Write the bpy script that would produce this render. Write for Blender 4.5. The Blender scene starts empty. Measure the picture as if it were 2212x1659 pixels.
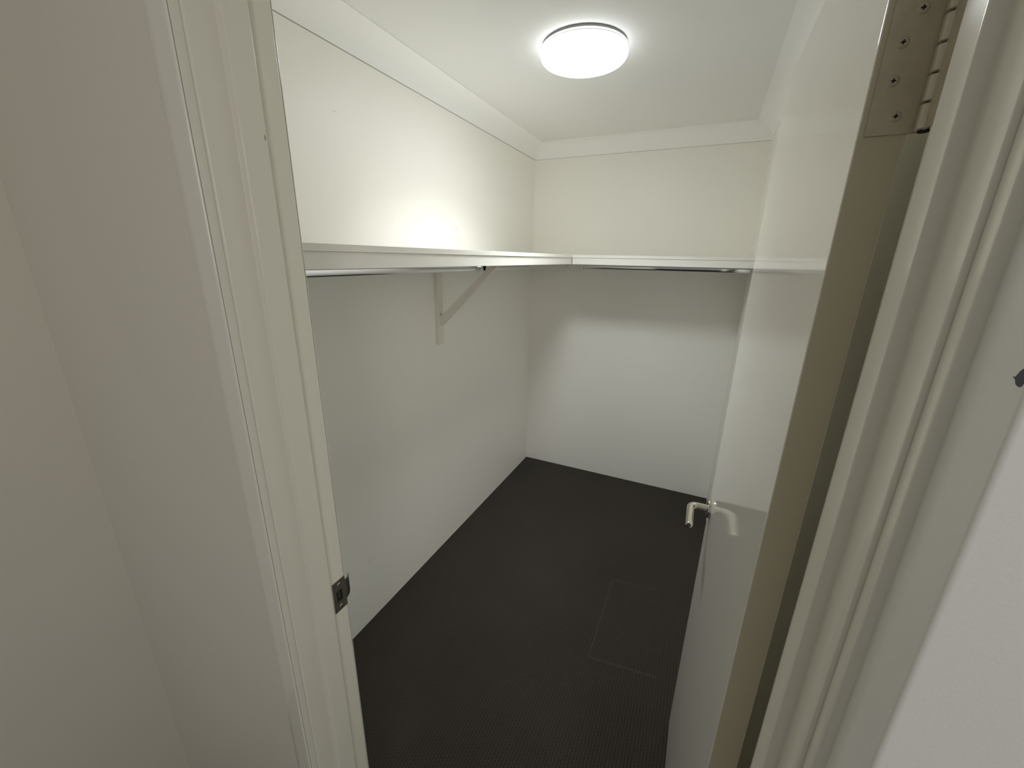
import bpy, bmesh, math, random
from mathutils import Vector, Matrix
random.seed(4)
sc = bpy.context.scene
C = sc.collection

# ------------------------------------------------------------------ camera
F_PX, YAW, PITCH, ROLL = 880.82, -0.4336, 0.3007, 0.0186
CAM = Vector((1.2239, -0.4842, 1.6552))
fw = Vector((math.sin(YAW)*math.cos(PITCH), math.cos(YAW)*math.cos(PITCH), -math.sin(PITCH)))
rt = fw.cross(Vector((0, 0, 1))).normalized(); up = rt.cross(fw)
c_, s_ = math.cos(ROLL), math.sin(ROLL)
r2 = c_*rt + s_*up; u2 = -s_*rt + c_*up
cd = bpy.data.cameras.new('camera'); cam = bpy.data.objects.new('camera', cd); C.objects.link(cam)
cd.sensor_fit = 'HORIZONTAL'; cd.sensor_width = 36.0; cd.lens = 36.0*F_PX/2212.0
cd.clip_start = 0.02; cd.clip_end = 50
m = Matrix((r2, u2, -fw)).transposed().to_4x4(); m.translation = CAM
cam.matrix_world = m
sc.camera = cam

# ------------------------------------------------------------------ light and exposure
sc.view_settings.view_transform = 'Standard'; sc.view_settings.look = 'None'
sc.view_settings.gamma = 1; sc.view_settings.use_curve_mapping = False
sc.view_settings.exposure = 0.30
sc.cycles.max_bounces = 24; sc.cycles.diffuse_bounces = 16; sc.cycles.glossy_bounces = 6
W = bpy.data.worlds.new('world'); sc.world = W; W.use_nodes = True
W.node_tree.nodes['Background'].inputs[0].default_value = (0.90, 0.94, 1.0, 1)
W.node_tree.nodes['Background'].inputs[1].default_value = 0.17       # dim daylight from the open bedroom behind
def area(name, loc, target, sx, sy, power, col):
    l = bpy.data.lights.new(name, 'AREA'); l.shape = 'RECTANGLE'; l.size = sx; l.size_y = sy
    l.energy = power; l.color = col
    o = bpy.data.objects.new(name, l); C.objects.link(o); o.location = loc
    o.rotation_euler = (Vector(target)-Vector(loc)).to_track_quat('-Z', 'Y').to_euler()
    return o
area('bedroom_window_light', (2.05, -1.9, 1.95), (0.55, 0.0, 1.2), 0.5, 0.7, 8.0, (1.0, 0.95, 0.86))
LAMP_EMIT = 14.5
dl = bpy.data.lights.new('ceiling_lamp_light', 'AREA'); dl.shape = 'DISK'; dl.size = 0.30; dl.energy = 5.3
dl.color = (0.95, 0.985, 1.0); dl.spread = math.radians(116)      # the downward throw of the round ceiling light
do = bpy.data.objects.new('ceiling_lamp_light', dl); C.objects.link(do); do.location = (0.690, 1.243, 2.341)

# ------------------------------------------------------------------ materials
def mat(name, col, rough=0.5, metal=0.0, bump=0.0, bscale=200.0, var=0.0, vscale=3.0, spec=0.5, coat=0.0, crough=0.1):
    M = bpy.data.materials.new(name); M.use_nodes = True
    nt = M.node_tree; b = nt.nodes['Principled BSDF']
    b.inputs['Base Color'].default_value = (*col, 1); b.inputs['Roughness'].default_value = rough
    b.inputs['Metallic'].default_value = metal; b.inputs['Specular IOR Level'].default_value = spec
    b.inputs['Coat Weight'].default_value = coat; b.inputs['Coat Roughness'].default_value = crough
    tc = nt.nodes.new('ShaderNodeTexCoord')
    if var > 0:
        n = nt.nodes.new('ShaderNodeTexNoise'); n.inputs['Scale'].default_value = vscale; n.inputs['Detail'].default_value = 3
        nt.links.new(tc.outputs['Object'], n.inputs['Vector'])
        mx = nt.nodes.new('ShaderNodeMix'); mx.data_type = 'RGBA'
        mx.inputs['A'].default_value = (*[c*(1-var) for c in col], 1); mx.inputs['B'].default_value = (*[min(1, c*(1+var)) for c in col], 1)
        nt.links.new(n.outputs['Fac'], mx.inputs['Factor']); nt.links.new(mx.outputs['Result'], b.inputs['Base Color'])
    if bump > 0:
        n = nt.nodes.new('ShaderNodeTexNoise'); n.inputs['Scale'].default_value = bscale; n.inputs['Detail'].default_value = 2
        nt.links.new(tc.outputs['Object'], n.inputs['Vector'])
        bp = nt.nodes.new('ShaderNodeBump'); bp.inputs['Strength'].default_value = bump; bp.inputs['Distance'].default_value = 0.001
        nt.links.new(n.outputs['Fac'], bp.inputs['Height']); nt.links.new(bp.outputs['Normal'], b.inputs['Normal'])
    return M
M_wall = mat('wall_paint', (0.905, 0.890, 0.845), 0.42, bump=0.12, bscale=260, var=0.015, vscale=2.2, spec=0.35)
M_bed = mat('wall_paint_shaded', (0.800, 0.765, 0.680), 0.5, bump=0.2, bscale=330, var=0.02, vscale=2.2, spec=0.35)  # the wall cream again, darkened to carry the bedroom's dim light
M_nib = mat('wall_paint_lit', (0.88, 0.88, 0.855), 0.35, bump=0.2, bscale=330, var=0.02, vscale=2.2, spec=0.4)  # same wall paint, colour kept paler for the extra light on the nib
M_ceil = mat('ceiling_paint', (0.83, 0.83, 0.815), 0.8, bump=0.05, bscale=200, spec=0.2)
M_corn = mat('cornice_paint', (0.92, 0.92, 0.91), 0.7, spec=0.25)
M_trim = mat('gloss_trim_enamel', (0.880, 0.855, 0.770), 0.16, bump=0.02, bscale=60, spec=0.5)
M_door = mat('gloss_door_enamel', (0.890, 0.870, 0.800), 0.085, bump=0.008, bscale=90, spec=0.5)
M_shelf = mat('shelf_paint', (0.88, 0.865, 0.81), 0.3, spec=0.45)
M_brk = mat('bracket_timber_paint', (0.80, 0.77, 0.69), 0.4, bump=0.1, bscale=120)
M_chrome = mat('chrome', (0.80, 0.81, 0.84), 0.07, 1.0)
M_steel = mat('satin_steel', (0.70, 0.67, 0.60), 0.15, 1.0)
M_strike = mat('dull_steel', (0.20, 0.19, 0.165), 0.38, 1.0, var=0.2, vscale=90)
M_dark = mat('latch_hole_dark', (0.012, 0.011, 0.010), 0.7)
M_hinge = mat('grubby_hinge_plate', (0.55, 0.50, 0.39), 0.42, 0.3, bump=0.2, bscale=300, var=0.22, vscale=45)
M_hbar = mat('hinge_barrel', (0.62, 0.58, 0.48), 0.35, 0.35, var=0.08, vscale=60)
M_base_shade = mat('lamp_base_grey', (0.20, 0.20, 0.20), 0.6)  # lamp base, coloured dark to draw the shadow gap above the diffuser
M_scuff_shade = mat('scuff_and_gap_shade', (0.33, 0.31, 0.28), 0.8)  # scuffs, and the painted shadow line under the cornice
M_chip = mat('paint_chip_slate', (0.10, 0.11, 0.125), 0.8, var=0.3, vscale=120)
M_edge_shade = mat('shaded_door_edge', (0.62, 0.565, 0.42), 0.6, bump=0.1, bscale=80, var=0.05, vscale=12)  # the door's cream paint, browned to put the edge's shade into the colour

def glow(name, k):
    M = bpy.data.materials.new(name); M.use_nodes = True
    b = M.node_tree.nodes['Principled BSDF']
    b.inputs['Base Color'].default_value = (0.9, 0.9, 0.9, 1); b.inputs['Roughness'].default_value = 0.3
    b.inputs['Emission Color'].default_value = (0.95, 0.99, 1.0, 1); b.inputs['Emission Strength'].default_value = k
    return M
M_glow = glow('lamp_diffuser', LAMP_EMIT); M_glow_rim = glow('lamp_diffuser_rim', LAMP_EMIT*0.17)

def carpet():
    M = bpy.data.materials.new('charcoal_loop_carpet'); M.use_nodes = True
    nt = M.node_tree; N = nt.nodes; Lk = nt.links; b = N['Principled BSDF']
    b.inputs['Roughness'].default_value = 0.95; b.inputs['Specular IOR Level'].default_value = 0.15
    b.inputs['Sheen Weight'].default_value = 0.12; b.inputs['Sheen Roughness'].default_value = 0.5
    tc = N.new('ShaderNodeTexCoord'); sp = N.new('ShaderNodeSeparateXYZ'); Lk.new(tc.outputs['Object'], sp.inputs[0])
    def math_(op, a, b_=None, c=None):
        n = N.new('ShaderNodeMath'); n.operation = op
        for i, v in enumerate((a, b_, c)):
            if v is None: continue
            if isinstance(v, (int, float)): n.inputs[i].default_value = v
            else: Lk.new(v, n.inputs[i])
        return n.outputs[0]
    X, Y = sp.outputs['X'], sp.outputs['Y']
    nz = N.new('ShaderNodeTexNoise'); nz.inputs['Scale'].default_value = 30; Lk.new(tc.outputs['Object'], nz.inputs['Vector'])
    wob = math_('MULTIPLY_ADD', nz.outputs['Fac'], 0.004, -0.002)
    # loop rows: ribs 11 mm apart, each broken into 9 mm loops, half-staggered
    rib = math_('SINE', math_('MULTIPLY', math_('ADD', X, wob), 2*math.pi/0.0115))
    row = math_('FLOOR', math_('DIVIDE', X, 0.0115))
    stag = math_('MULTIPLY', math_('MODULO', row, 2.0), 0.0065)
    loop = math_('SINE', math_('MULTIPLY', math_('ADD', Y, stag), 2*math.pi/0.013))
    h = math_('ADD', math_('MULTIPLY', rib, 0.3), math_('MULTIPLY', math_('MULTIPLY', rib, loop), 0.2))
    fine = N.new('ShaderNodeTexNoise'); fine.inputs['Scale'].default_value = 320; fine.inputs['Detail'].default_value = 3
    Lk.new(tc.outputs['Object'], fine.inputs['Vector'])
    h2 = math_('ADD', math_('ADD', h, 0.5), math_('MULTIPLY_ADD', fine.outputs['Fac'], 0.6, -0.3))
    # pale pressed outline left on the pile by a box
    def band(v, lo, hi):
        return math_('MULTIPLY', math_('GREATER_THAN', v, lo), math_('LESS_THAN', v, hi))
    wx = math_('ADD', X, math_('MULTIPLY', wob, 1.2)); wy = math_('ADD', Y, math_('MULTIPLY', wob, 1.2))
    wys = math_('ADD', wy, math_('MULTIPLY', math_('SUBTRACT', X, 0.98), -0.12))
    l1 = math_('MULTIPLY', band(wx, 0.977, 0.984), band(wy, 0.885, 1.385))
    l2 = math_('MULTIPLY', band(wys, 0.883, 0.892), band(wx, 0.977, 1.26))
    l3 = math_('MULTIPLY', band(wys, 1.383, 1.389), band(wx, 0.99, 1.20))
    line = math_('MAXIMUM', math_('MAXIMUM', l1, l2), l3)
    big = N.new('ShaderNodeTexNoise'); big.inputs['Scale'].default_value = 2.5; Lk.new(tc.outputs['Object'], big.inputs['Vector'])
    mix = N.new('ShaderNodeMix'); mix.data_type = 'RGBA'
    mix.inputs['A'].default_value = (0.020, 0.0165, 0.0130, 1); mix.inputs['B'].default_value = (0.056, 0.047, 0.037, 1)
    fac = math_('ADD', math_('MULTIPLY', h2, 0.62), math_('MULTIPLY_ADD', big.outputs['Fac'], 0.35, -0.13))
    fac = math_('MAXIMUM', math_('MINIMUM', fac, 1.0), 0.0)
    Lk.new(fac, mix.inputs['Factor'])
    mix2 = N.new('ShaderNodeMix'); mix2.data_type = 'RGBA'; Lk.new(mix.outputs['Result'], mix2.inputs['A'])
    mix2.inputs['B'].default_value = (0.075, 0.066, 0.054, 1); Lk.new(math_('MULTIPLY', line, 0.30), mix2.inputs['Factor'])
    Lk.new(mix2.outputs['Result'], b.inputs['Base Color'])
    bp = N.new('ShaderNodeBump'); bp.inputs['Strength'].default_value = 0.5; bp.inputs['Distance'].default_value = 0.002
    Lk.new(h2, bp.inputs['Height']); Lk.new(bp.outputs['Normal'], b.inputs['Normal'])
    return M
M_carpet = carpet()

# ------------------------------------------------------------------ helpers
def obj(name, bm, m, parent=None, smooth=None):
    me = bpy.data.meshes.new(name); bmesh.ops.recalc_face_normals(bm, faces=bm.faces[:]); bm.to_mesh(me); bm.free()
    o = bpy.data.objects.new(name, me); C.objects.link(o); me.materials.append(m)
    if smooth is not None:
        for p in me.polygons: p.use_smooth = True
        bm2 = bmesh.new(); bm2.from_mesh(me)
        for e in bm2.edges:
            if len(e.link_faces) == 2 and e.calc_face_angle(0) > math.radians(smooth): e.smooth = False
        bm2.to_mesh(me); bm2.free()
        wn = o.modifiers.new('weighted', 'WEIGHTED_NORMAL'); wn.mode = 'FACE_AREA'; wn.weight = 100; wn.keep_sharp = True
    if parent is not None: o.parent = parent
    return o
def empty(name, loc=(0, 0, 0), rz=0):
    o = bpy.data.objects.new(name, None); C.objects.link(o); o.location = loc; o.rotation_euler = (0, 0, rz)
    o.empty_display_size = 0.05
    return o
def tag(o, label, cat=None, group=None, kind=None):
    o['label'] = label
    if cat: o['category'] = cat
    if group: o['group'] = group
    if kind: o['kind'] = kind
    return o
def box(x0, x1, y0, y1, z0, z1, bev=0.0, seg=2, bm=None):
    b0 = bmesh.new()
    bmesh.ops.create_cube(b0, size=1)
    for v in b0.verts:
        v.co = Vector(((x0+x1)/2+v.co.x*(x1-x0), (y0+y1)/2+v.co.y*(y1-y0), (z0+z1)/2+v.co.z*(z1-z0)))
    if bev > 0: bmesh.ops.bevel(b0, geom=b0.edges[:], offset=bev, segments=seg, profile=0.5, affect='EDGES')
    if bm is None: return b0
    me = bpy.data.meshes.new('t'); b0.to_mesh(me); bm.from_mesh(me); bpy.data.meshes.remove(me); b0.free(); return bm
def prism(pts, a, b, f, bm=None):
    """closed 2-D outline pts swept from a to b; f(u, v, t) -> xyz"""
    bm = bm or bmesh.new()
    A = [bm.verts.new(f(u, v, a)) for u, v in pts]; B = [bm.verts.new(f(u, v, b)) for u, v in pts]
    n = len(pts)
    for i in range(n): bm.faces.new((A[i], A[(i+1) % n], B[(i+1) % n], B[i]))
    bm.faces.new(A[::-1]); bm.faces.new(B)
    return bm
def arc(cx, cy, r, a0, a1, n=5):
    return [(cx+r*math.cos(math.radians(a0+(a1-a0)*i/n)), cy+r*math.sin(math.radians(a0+(a1-a0)*i/n))) for i in range(n+1)]
def tube(path, r, n=20, bm=None, cap=True, rz=None):
    """swept round tube; rz gives an oval second radius"""
    bm = bm or bmesh.new(); P = [Vector(p) for p in path]; rings = []
    up = Vector((0, 0, 1))
    for i, p in enumerate(P):
        t = (P[min(i+1, len(P)-1)]-P[max(i-1, 0)]).normalized()
        a = t.cross(up)
        a = a.normalized() if a.length > 1e-3 else Vector((1, 0, 0))
        b_ = a.cross(t).normalized()
        rr = r[i] if isinstance(r, (list, tuple)) else r
        rings.append([bm.verts.new(p+a*math.cos(2*math.pi*k/n)*rr+b_*math.sin(2*math.pi*k/n)*(rz if rz else rr)) for k in range(n)])
    for A, B in zip(rings, rings[1:]):
        for k in range(n): bm.faces.new((A[k], A[(k+1) % n], B[(k+1) % n], B[k]))
    if cap: bm.faces.new(rings[0][::-1]); bm.faces.new(rings[-1])
    return bm
def lathe(prof, n=64, axis='Z', origin=(0, 0, 0), bm=None):
    bm = bm or bmesh.new(); O = Vector(origin); rings = []
    def P(r, h, a):
        c, s = r*math.cos(a), r*math.sin(a)
        return O+(Vector((c, s, h)) if axis == 'Z' else Vector((h, c, s)) if axis == 'X' else Vector((c, h, s)))
    for r, h in prof:
        rings.append([bm.verts.new(P(r, h, 0))] if r < 1e-6 else [bm.verts.new(P(r, h, 2*math.pi*k/n)) for k in range(n)])
    for A, B in zip(rings, rings[1:]):
        for k in range(n):
            k2 = (k+1) % n
            if len(A) == 1 and len(B) == 1: continue
            if len(A) == 1: bm.faces.new((A[0], B[k2], B[k]))
            elif len(B) == 1: bm.faces.new((A[k], A[k2], B[0]))
            else: bm.faces.new((A[k], A[k2], B[k2], B[k]))
    return bm
def struct(name, bm, m, label, cat, parent=None, smooth=None):
    o = obj(name, bm, m, parent, smooth); return tag(o, label, cat, kind='structure')

# ------------------------------------------------------------------ dimensions (metres)
L, WX, H = 2.4842, 1.4334, 2.40          # closet: x 0..WX, y 0..L
CW = 0.088                               # cornice
WT = 0.12                                # thickness of the wall holding the doorway
JL, SL = 0.621, 0.633                    # left jamb face, left stop face
JR, SR = 1.368, 1.356                    # right jamb face, right stop face
DH = 2.045                               # head of the opening
BX = -0.035                              # bedroom-side left wall
RX, RY = 1.3805, -0.190                  # nib corner right of the doorway

# ------------------------------------------------------------------ room shell
struct('floor', box(-0.4, 3.4, -3.0, L+0.1, -0.1, 0.0), M_carpet, 'dark charcoal brown ribbed carpet covering the closet floor', 'floor')
struct('ceiling', box(-0.4, 3.4, -3.0, L+0.1, H, H+0.1), M_ceil, 'flat white ceiling carrying the round light', 'ceiling')
struct('wall_left', box(-0.1, 0.0, 0.0, L, 0, H), M_wall, 'cream closet wall on the left behind the long shelf', 'wall')
struct('wall_back', box(-0.1, WX+0.1, L, L+0.1, 0, H), M_wall, 'cream closet wall at the far end behind the short shelf', 'wall')
struct('wall_right', box(WX, WX+0.1, 0.0, L, 0, H), M_wall, 'cream closet wall hidden mostly behind the open door', 'wall')
# front wall: two piers and a lintel around the doorway
bm = box(-0.135, JL-0.02, -WT, 0.0, 0, H)
box(JR+0.02, WX+0.1, -WT, 0.0, 0, H, bm=bm)
box(JL-0.02, JR+0.02, -WT, 0.0, DH+0.02, H, bm=bm)
wf = struct('wall_front', bm, M_wall, 'grey cream wall left of the doorway, between the frame and the faint corner line', 'wall')
wf.data.materials.append(M_bed)          # bedroom face: same cream, its colour darkened for the dim bedroom light
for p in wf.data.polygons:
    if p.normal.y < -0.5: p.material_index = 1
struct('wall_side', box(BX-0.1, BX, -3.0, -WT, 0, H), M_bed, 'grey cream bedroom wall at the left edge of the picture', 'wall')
# nib wall at the right: return face towards the doorway and a rounded corner
r = 0.0035
pts = [(RX, -WT), (RX, RY+r)] + arc(RX+r, RY+r, r, 180, 270, 6)[1:] + [(3.4, RY), (3.4, -WT)]
nib = struct('wall_outer_right', prism(pts, 0, H, lambda u, v, t: (u, v, t)), M_nib, 'pale grey wall with a rounded outside corner at the right edge, chipped near eye height', 'wall', smooth=30)
# chip of missing paint
def blob(cx, cz, rx, rz, f, th, n=15, seed=1):
    rnd = random.Random(seed)
    pts = []
    for k in range(n):
        a = 2*math.pi*k/n; q = rnd.uniform(0.62, 1.15)
        pts.append((cx+rx*q*math.cos(a), cz+rz*q*math.sin(a)))
    return prism(pts, 0, th, f)
CHIP = [(-0.176, 1.5985), (-0.178, 1.5987), (-0.1792, 1.6006), (-0.1802, 1.6026), (-0.1816, 1.604), (-0.1831, 1.6046), (-0.1858, 1.6012),
        (-0.1862, 1.599), (-0.1856, 1.597), (-0.1848, 1.5949), (-0.1829, 1.5944), (-0.1804, 1.5952), (-0.1788, 1.5974)]
o = obj('paint_chip', prism(CHIP, -0.0002, 0.0002, lambda u, v, t: (RX-0.0001+t, u, v)), M_chip, nib)
o['label'] = 'slate grey chip in the paint'

# cornices: concave cove with small flat nosings
def cove():
    # u = away from wall, v = down from ceiling
    R = CW-0.010
    a = [(0, 0), (CW, 0), (CW, 0.005)]
    a += [(CW-0.006+0.0-R*math.sin(math.radians(t))*1.0 + 0.0, 0.005+R*(1-math.cos(math.radians(t)))) for t in range(0, 91, 10)]
    a += [(0.004, CW), (0, CW)]
    return [(max(u, 0), min(v, CW)) for u, v in a]
cv = cove()
def mitred(f0, f1, name, label):
    """f0/f1: (u, v) -> xyz at the two ends"""
    bm = bmesh.new(); A = [bm.verts.new(f0(u, v)) for u, v in cv]; B = [bm.verts.new(f1(u, v)) for u, v in cv]
    n = len(cv)
    for i in range(n): bm.faces.new((A[i], A[(i+1) % n], B[(i+1) % n], B[i]))
    bm.faces.new(A[::-1]); bm.faces.new(B)
    return struct(name, bm, M_corn, label, 'cornice', smooth=35)
mitred(lambda u, v: (u, u, H-v), lambda u, v: (u, L-u, H-v), 'trim_1', 'white cove cornice running along the top of the left closet wall')
mitred(lambda u, v: (u, L-u, H-v), lambda u, v: (WX-u, L-u, H-v), 'trim_2', 'white cove cornice along the top of the far closet wall')
mitred(lambda u, v: (WX-u, u, H-v), lambda u, v: (WX-u, L-u, H-v), 'trim_3', 'white cove cornice along the right closet wall above the open door')
mitred(lambda u, v: (u, u, H-v), lambda u, v: (WX-u, u, H-v), 'trim_4', 'white cove cornice inside the closet above the doorway')

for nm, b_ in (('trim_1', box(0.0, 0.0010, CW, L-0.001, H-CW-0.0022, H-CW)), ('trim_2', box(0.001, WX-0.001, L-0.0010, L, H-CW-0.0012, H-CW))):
    o = obj('shadow_gap_crack', b_, M_scuff_shade, bpy.data.objects[nm]); o['label'] = 'thin dark strip drawing the shadow gap crack along the lower edge'  # dark strip stands in for the shadow in the gap

# ------------------------------------------------------------------ door frame
rb = 0.0022
def rounded(pts, rads, n=4):
    """round the convex/concave corners of an outline"""
    out = []
    N = len(pts)
    for i, p in enumerate(pts):
        r_ = rads[i]
        if r_ <= 0: out.append(p); continue
        P = Vector(p); A = (Vector(pts[i-1])-P).normalized(); B = (Vector(pts[(i+1) % N])-P).normalized()
        s, e = P+A*r_, P+B*r_
        for k in range(n+1):
            t = k/n; out.append(tuple((1-t)**2*s+2*t*(1-t)*P+t*t*e))
    return out
def jamb(side):   # u = distance into opening from rebate face
    pts = [(-0.02, 0.0), (0, 0.0), (0, -0.043), (0.012, -0.043), (0.012, -0.0800), (0, -0.0800), (0, -0.1195), (-0.02, -0.1195)]
    rr = [0, 0.0025, 0, rb, rb, 0.001, rb, 0]
    return rounded(pts, rr)
lj = struct('trim_5', prism(jamb(0), 0, DH, lambda u, v, t: (JL+u, v, t)), M_trim, 'cream gloss door jamb on the left carrying the steel strike plate', 'door jamb', smooth=35)
rj = struct('trim_6', prism(jamb(1), 0, DH, lambda u, v, t: (JR-u, v, t)), M_trim, 'cream gloss door jamb on the right behind the hinge', 'door jamb', smooth=35)
struct('trim_7', prism(jamb(2), JL, JR, lambda u, v, t: (t, v, DH-u)), M_trim, 'cream gloss head of the door frame above the opening', 'door head', smooth=35)
# architraves: u = distance outwards from inner edge, v = projection from the wall
def arch_profile(w=0.058, th=0.016):
    p = [(0, 0), (0, th-0.003)] + arc(0.0035, th-0.0035, 0.0035, 180, 90, 4)
    p += [(w*0.50, th)]
    for k in range(1, 9):
        a = math.radians(90-90*k/8); p.append((w*0.50+w*0.50*math.cos(a), 0.003+(th-0.003)*math.sin(a)))
    p += [(w, 0)]
    return p
ap = arch_profile()
struct('trim_8', prism(ap, 0, DH+0.06, lambda u, v, t: (JL-0.005-u, -WT-v, t)), M_trim, 'cream gloss bullnose architrave left of the doorway', 'architrave', smooth=35)
struct('trim_9', prism(rounded([(0, 0), (0, 0.016), (0.0085, 0.016), (0.0085, 0)], [0, .0035, 0, 0]), 0, DH+0.06, lambda u, v, t: (JR+0.004+u, -WT-v, t)), M_trim,
       'narrow cream architrave strip squeezed between the right jamb and the wall corner', 'architrave', smooth=35)
struct('trim_10', prism(ap, JL-0.06, RX, lambda u, v, t: (t, -WT-v, DH+0.005+u)), M_trim, 'cream gloss architrave over the doorway', 'architrave', smooth=35)

# closet-side architraves, added to keep the gap behind the door dark
apc = arch_profile(0.058, 0.0075)
struct('trim_11', prism(apc, 0, DH+0.06, lambda u, v, t: (JL-0.005-u, v, t)), M_trim, 'added cream gloss architrave on the closet side, left of the doorway', 'architrave', smooth=35)
struct('trim_12', prism(apc, 0, DH+0.06, lambda u, v, t: (JR+0.005+u, v, t)), M_trim, 'added cream gloss architrave on the closet side, behind the hinge edge of the door', 'architrave', smooth=35)
struct('trim_13', prism(apc, JL-0.06, WX-0.002, lambda u, v, t: (t, v, DH+0.005+u)), M_trim, 'added cream gloss architrave over the doorway on the closet side', 'architrave', smooth=35)

# strike plate, a part of the left jamb
sp = empty('strike_plate', (JL, -0.0155, 0.979)); sp.parent = lj; sp['label'] = 'dull steel strike plate'
def plate_with_hole():
    bm = bmesh.new()
    ys = [-0.0155, -0.0085, 0.0055, 0.0155]; zs = [-0.0365, -0.013, 0.013, 0.0365]
    for th in (0.0014,):
        V = {}
        for i, y in enumerate(ys):
            for j, z in enumerate(zs): V[i, j] = bm.verts.new((th, y, z))
        for i in range(3):
            for j in range(3):
                if (i, j) != (1, 1): bm.faces.new((V[i, j], V[i+1, j], V[i+1, j+1], V[i, j+1]))
    g = bmesh.ops.extrude_face_region(bm, geom=bm.faces[:])
    for v in g['geom']:
        if isinstance(v, bmesh.types.BMVert): v.co.x -= 0.0018
    return bm
obj('plate', plate_with_hole(), M_strike, sp)
# curled lip reaching past the jamb edge
lip = [(0.0014, 0.0150), (0.0012, 0.020), (-0.0004, 0.0255), (-0.0035, 0.0300), (-0.0075, 0.0325),
       (-0.0080, 0.0312), (-0.0045, 0.0288), (-0.0016, 0.0250), (-0.0001, 0.020), (0.0, 0.0150)]
bm = bmesh.new()
secs = [(-0.0205, 0.72), (-0.0180, 0.93), (-0.0145, 1.0), (0.0190, 1.0), (0.0225, 1.0), (0.0255, 1.0)]
rings = []
for z, k in secs: rings.append([bm.verts.new((x, 0.015+(y-0.015)*k, z)) for x, y in lip])
for A, B in zip(rings, rings[1:]):
    for i in range(len(lip)): bm.faces.new((A[i], A[(i+1) % len(lip)], B[(i+1) % len(lip)], B[i]))
bm.faces.new(rings[0][::-1]); bm.faces.new(rings[-1])
obj('lip', bm, M_strike, sp, smooth=50)
bm = box(-0.0170, 0.0004, -0.0085, 0.0055, -0.013, 0.013)
box(-0.0170, 0.0006, -0.0095, -0.0085, -0.013, 0.013, bm=bm); box(-0.0170, 0.0006, 0.0055, 0.0065, -0.013, 0.013, bm=bm)
box(-0.0170, 0.0006, -0.0085, 0.0055, 0.013, 0.0135, bm=bm); box(-0.0170, 0.0006, -0.0085, 0.0055, -0.0135, -0.013, bm=bm)
obj('latch_hole', bm, M_dark, sp)  # solid dark block in place of the shade inside the hole
obj('latch_tongue', box(-0.004, 0.0012, -0.0040, -0.0010, -0.006, 0.008, 0.0005), M_strike, sp, smooth=40)
def screw_bm(rad, cross=True):
    bm = lathe([(0, 0.0007), (rad*0.35, 0.0009), (rad*0.86, 0.0006), (rad, 0.0001), (rad, -0.001)], 24, 'X')
    return bm
for dz in (0.027, -0.027):
    s = obj('screw', screw_bm(0.0042), M_steel, sp, smooth=40); s.location = (0.0016, -0.001, dz)
    bm = box(0.0, 0.0004, -0.0022, 0.0022, -0.0004, 0.0004); box(0.0, 0.0004, -0.0004, 0.0004, -0.0022, 0.0022, bm=bm)
    q = obj('screw_slot', bm, M_dark, s); q.location = (0.0008, 0, 0)
# small nail nick on the stop's corner
o = obj('nail_nick', blob(0, 0, 0.0011, 0.0042, lambda u, v, t: (SL-0.0008+t, -0.0462+u, 1.8095+v), 0.0010, seed=3), M_scuff_shade, lj)
o['label'] = 'small dark nick in the paint'

# ------------------------------------------------------------------ cut-in marks on the closet wall (scuffs)
wl = bpy.data.objects['wall_left']
def scratch(p, q, w, name='scuff_mark'):
    (y0, z0), (y1, z1) = p, q; d = Vector((y1-y0, z1-z0)).normalized(); n = Vector((-d.y, d.x))*w/2
    pts = [(y0, z0), (y0+(y1-y0)*.5+n.x, z0+(z1-z0)*.5+n.y), (y1, z1), (y0+(y1-y0)*.5-n.x, z0+(z1-z0)*.5-n.y)]
    o = obj(name, prism(pts, -0.0002, 0.0003, lambda u, v, t: (t, u, v)), M_scuff_shade, wl); return o
scratch((0.6646, 0.3225), (0.6350, 0.3105), 0.0009)
scratch((1.425, 1.7985), (1.450, 1.7925), 0.0016)
scratch((0.683, 2.117), (0.704, 2.114), 0.0012)

# ------------------------------------------------------------------ the door, open inwards against the right wall
DT, DW_ = 0.035, 0.735
DANG = 0.0045
dr = empty('door_1', (1.3600, 0.020, 0), DANG)     # local: +y along the leaf, leaf between x=-DT and 0
tag(dr, 'cream gloss flush door swung open into the closet, seen almost edge on at the right', 'door', kind='structure')
obj('door_leaf', box(-DT, 0, 0.0, DW_, 0.010, 2.036, 0.0012, 2), M_door, dr, smooth=30)
e = obj('door_edge', box(-DT+0.0012, -0.0012, -0.0004, 0.0006, 0.0115, 2.0345), M_edge_shade, dr)
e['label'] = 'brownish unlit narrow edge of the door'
# lever handle: rose, neck and lever
hd = empty('door_handle', (-DT, 0.667, 0.972)); hd.parent = dr; hd['label'] = 'satin steel lever handle on a round rose'
obj('rose', lathe([(0, -0.0095), (0.0255, -0.0095), (0.0272, -0.0088), (0.0280, -0.0072), (0.0280, 0.0)], 56, 'X'), M_steel, hd, smooth=35)
path = [(-0.008, 0, 0), (-0.020, 0, 0), (-0.032, 0, 0)]
R = 0.017
for k in range(0, 9):
    a = math.radians(90*k/8); path.append((-0.037-R*math.sin(a), -R*(1-math.cos(a)), 0))
xe = -0.037-R
path += [(xe, -0.05, 0), (xe, -0.085, 0), (xe, -0.107, 0), (xe, -0.1105, 0), (xe, -0.1125, 0)]
rad = [0.0095]*(len(path)-2)+[0.0085, 0.006]
obj('lever', tube(path, rad, 28), M_steel, hd, smooth=50)
obj('rose_screw', lathe([(0, -0.0112), (0.0022, -0.0110), (0.0024, -0.0095), (0.0024, -0.009)], 16, 'X', (0, 0, -0.020)), M_steel, hd, smooth=40)
lt = obj('latch_plate', box(-0.029, -0.007, DW_-0.0006, DW_+0.0010, 0.940, 1.000, 0.0004), M_steel, dr); lt['label'] = 'steel latch face plate on the closing edge'
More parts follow.
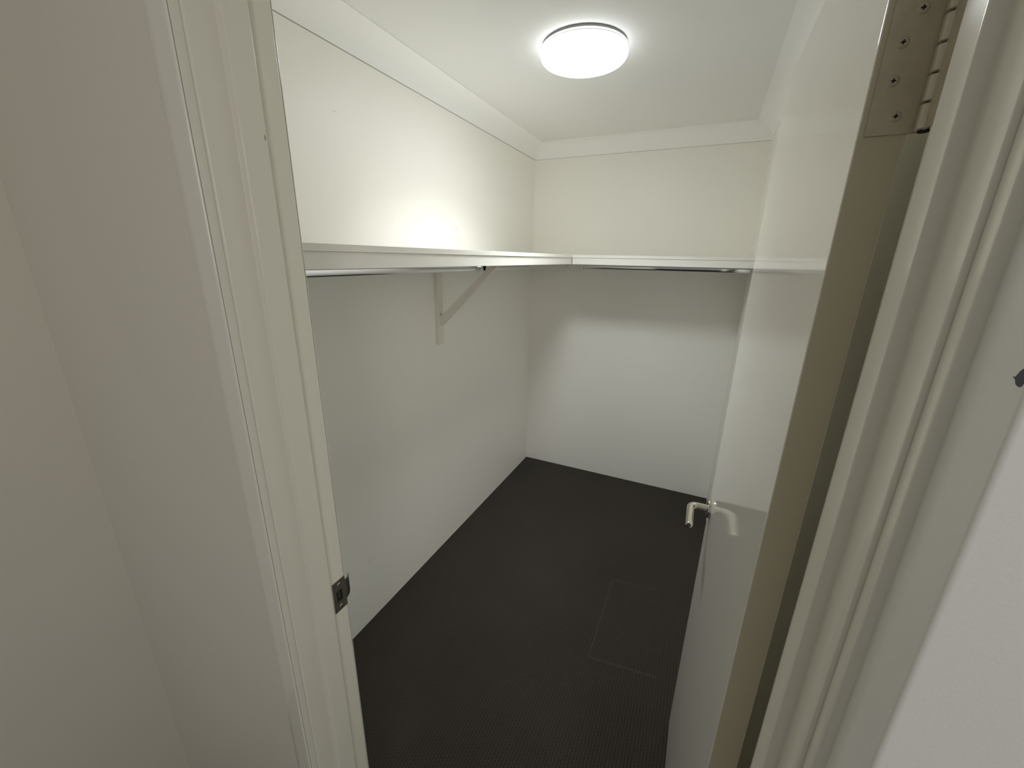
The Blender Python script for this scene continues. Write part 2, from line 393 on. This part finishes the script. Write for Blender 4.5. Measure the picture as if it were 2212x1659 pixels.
# upper hinge: leaf on the door's edge, five knuckles and a pin
hg = empty('hinge', (0, 0, 0)); hg.parent = dr; hg['label'] = 'paint-smeared butt hinge on the door edge'
obj('hinge_leaf', box(-0.0300, 0.0060, -0.0022, 0.0004, 1.7625, 1.8650, 0.0007), M_hinge, hg, smooth=30)
KX, KY = 0.0086, -0.0065
for k in range(5):
    z0 = 1.7625+k*0.0205
    obj('knuckle', lathe([(0, z0+0.0006), (0.0054, z0+0.0006), (0.0064, z0+0.0014), (0.0064, z0+0.0191), (0.0054, z0+0.0199), (0, z0+0.0199)], 28, 'Z', (KX, KY, 0)), M_hbar, hg, smooth=40)
obj('hinge_pin', tube([(KX, KY, 1.7615), (KX, KY, 1.8655)], 0.0040, 16), M_dark, hg, smooth=40)
obj('jamb_leaf', box(0.0066, 0.0092, -0.055, -0.008, 1.7625, 1.8650, 0.0003), M_hinge, hg)
for (x, z) in ((-0.0190, 1.8302), (-0.0192, 1.8030), (-0.0115, 1.7762), (-0.0115, 1.8520)):
    s = obj('screw', lathe([(0, -0.0012), (0.0030, -0.0012), (0.0040, -0.0004), (0.0046, -0.0002), (0.0048, 0.0004)], 28, 'Y'), M_hinge, hg, smooth=30)
    s.location = (x, -0.0022, z)
    bm = box(-0.0017, 0.0017, -0.0016, -0.0006, -0.0005, 0.0005); box(-0.0005, 0.0005, -0.0016, -0.0006, -0.0017, 0.0017, bm=bm)
    obj('screw_slot', bm, M_dark, s)

# ------------------------------------------------------------------ ceiling light
LX, LY = 0.690, 1.243
lamp = empty('ceiling_light', (LX, LY, H)); tag(lamp, 'glowing white round flush ceiling light above the closet', 'ceiling light')
obj('lamp_base', lathe([(0, 0), (0.1500, 0), (0.1540, -0.002), (0.1540, -0.0085), (0.1500, -0.0100), (0, -0.0100)], 72), M_base_shade, lamp, smooth=40)
prof = [(0, -0.010), (0.153, -0.010), (0.1575, -0.012), (0.1590, -0.017), (0.1590, -0.030)]
curve = [(0.1590-0.026*(1-math.cos(math.radians(t))), -0.030-0.022*math.sin(math.radians(t))) for t in range(0, 91, 10)]
obj('diffuser_rim', lathe(prof+curve[1:6]+[(0.140, -0.040)], 96), M_glow_rim, lamp, smooth=60)
obj('lamp_diffuser', lathe(curve[5:]+[(0.09, -0.0545), (0, -0.0560)], 96), M_glow, lamp, smooth=60)
obj('lamp_ring', lathe([(0.1592, -0.0175), (0.1606, -0.0180), (0.1606, -0.0200), (0.1592, -0.0205)], 96), M_shelf, lamp, smooth=60)

# ------------------------------------------------------------------ shelves
ZS, SD = 1.6775, 0.4473
BT = 0.0165                                   # board thickness
FB = ZS-0.0550                                # underside of fascia
G = 'L-shaped pair of closet shelves'
sh = empty('closet_shelf', (0, 0, ZS)); tag(sh, 'long white painted shelf running along the left closet wall', 'shelf', G)
obj('shelf_board', box(0.0, SD, 0.0, L, -BT, 0.0, 0.0010), M_shelf, sh, smooth=30)
obj('shelf_fascia', box(SD-0.0200, SD-0.0030, 0.0, L-SD+0.003, FB-ZS, -BT-0.0006, 0.0008), M_shelf, sh, smooth=30)
obj('wall_batten', box(0.0, 0.019, 0.0, L, FB-ZS, -BT, 0.0008), M_shelf, sh, smooth=30)
obj('bracket_arm', box(0.0195, SD-0.0205, 1.2255, 1.2615, FB-ZS, -BT, 0.0008), M_shelf, sh, smooth=30)  # the timber bracket's horizontal arm, parented to the shelf
s2 = empty('closet_shelf', (0, L, ZS)); tag(s2, 'short white painted shelf across the far closet wall', 'shelf', G)
obj('shelf_board', box(SD+0.0008, WX, -SD, 0.0, -BT, 0.0, 0.0010), M_shelf, s2, smooth=30)
obj('shelf_fascia', box(SD+0.0008, WX, -SD+0.0030, -SD+0.0200, FB-ZS, -BT-0.0006, 0.0008), M_shelf, s2, smooth=30)
obj('wall_batten', box(SD+0.0008, WX, -0.019, 0.0, FB-ZS, -BT, 0.0008), M_shelf, s2, smooth=30)

# ------------------------------------------------------------------ hanging rods (oval chrome tube in end sockets)
G = 'chrome hanging rods under the shelves'
def rod(p0, p1, label, e0=True, e1=True):
    P0, P1 = Vector(p0), Vector(p1); d = (P1-P0).normalized()
    o = empty('hanging_rod', p0); tag(o, label, 'clothes rod', G)
    obj('tube', tube([(0, 0, 0), tuple((P1-P0)*0.5), tuple(P1-P0)], 0.0075, 28, rz=0.0175), M_chrome, o, smooth=50)
    for use, c, sgn in ((e0, Vector((0, 0, 0)), 1), (e1, P1-P0, -1)):
        if not use: continue
        a = c+d*sgn*0.0; b2 = c+d*sgn*0.004; c2 = c+d*sgn*0.016
        bm = tube([tuple(a), tuple(b2)], 0.0145, 28, rz=0.024)
        tube([tuple(b2), tuple(c2)], 0.0098, 28, bm=bm, rz=0.0172)
        obj('end_socket', bm, M_chrome, o, smooth=50)
    return o
ZR, RXX = 1.6115, 0.262
rod((RXX, 0.0, ZR), (RXX, 1.205, ZR), 'chrome rod under the long shelf, from the doorway wall to the timber bracket')
rod((RXX, 1.262, ZR), (RXX, L-0.019, ZR), 'chrome rod under the long shelf, from the timber bracket to the far corner')
rod((SD+0.018, L-0.255, ZR), (WX, L-0.255, ZR), 'chrome rod under the short shelf on the far wall')

# ------------------------------------------------------------------ timber bracket
br = empty('shelf_bracket', (0, 1.245, 1.222)); tag(br, 'white painted timber bracket with a diagonal strut propping the long shelf', 'shelf bracket')
def wpart(name, bm, m, par, ang=40):
    for v in bm.verts: v.co -= Vector((0, 1.245, 1.222))
    return obj(name, bm, m, par, smooth=ang)
wpart('upright', box(0.0, 0.0195, 1.222, 1.267, 1.222, FB, 0.0012), M_brk, br)
# diagonal strut in the x-z plane, 18 mm wide in y, cut to sit on the upright and under the arm
zt = FB-0.0003
pts = [(0.0195, 1.362), (0.0195, 1.330), (0.0225, 1.321), (0.030, 1.320), (0.349, zt), (0.312, zt)]
wpart('strut', prism(pts, 1.235, 1.2535, lambda u, v, t: (u, t, v)), M_brk, br)
o = wpart('screw_head', lathe([(0, 0.0006), (0.0040, 0.0004), (0.0044, -0.0004)], 20, 'X', (0.0197, 1.2445, 1.374)), M_scuff_shade, br)
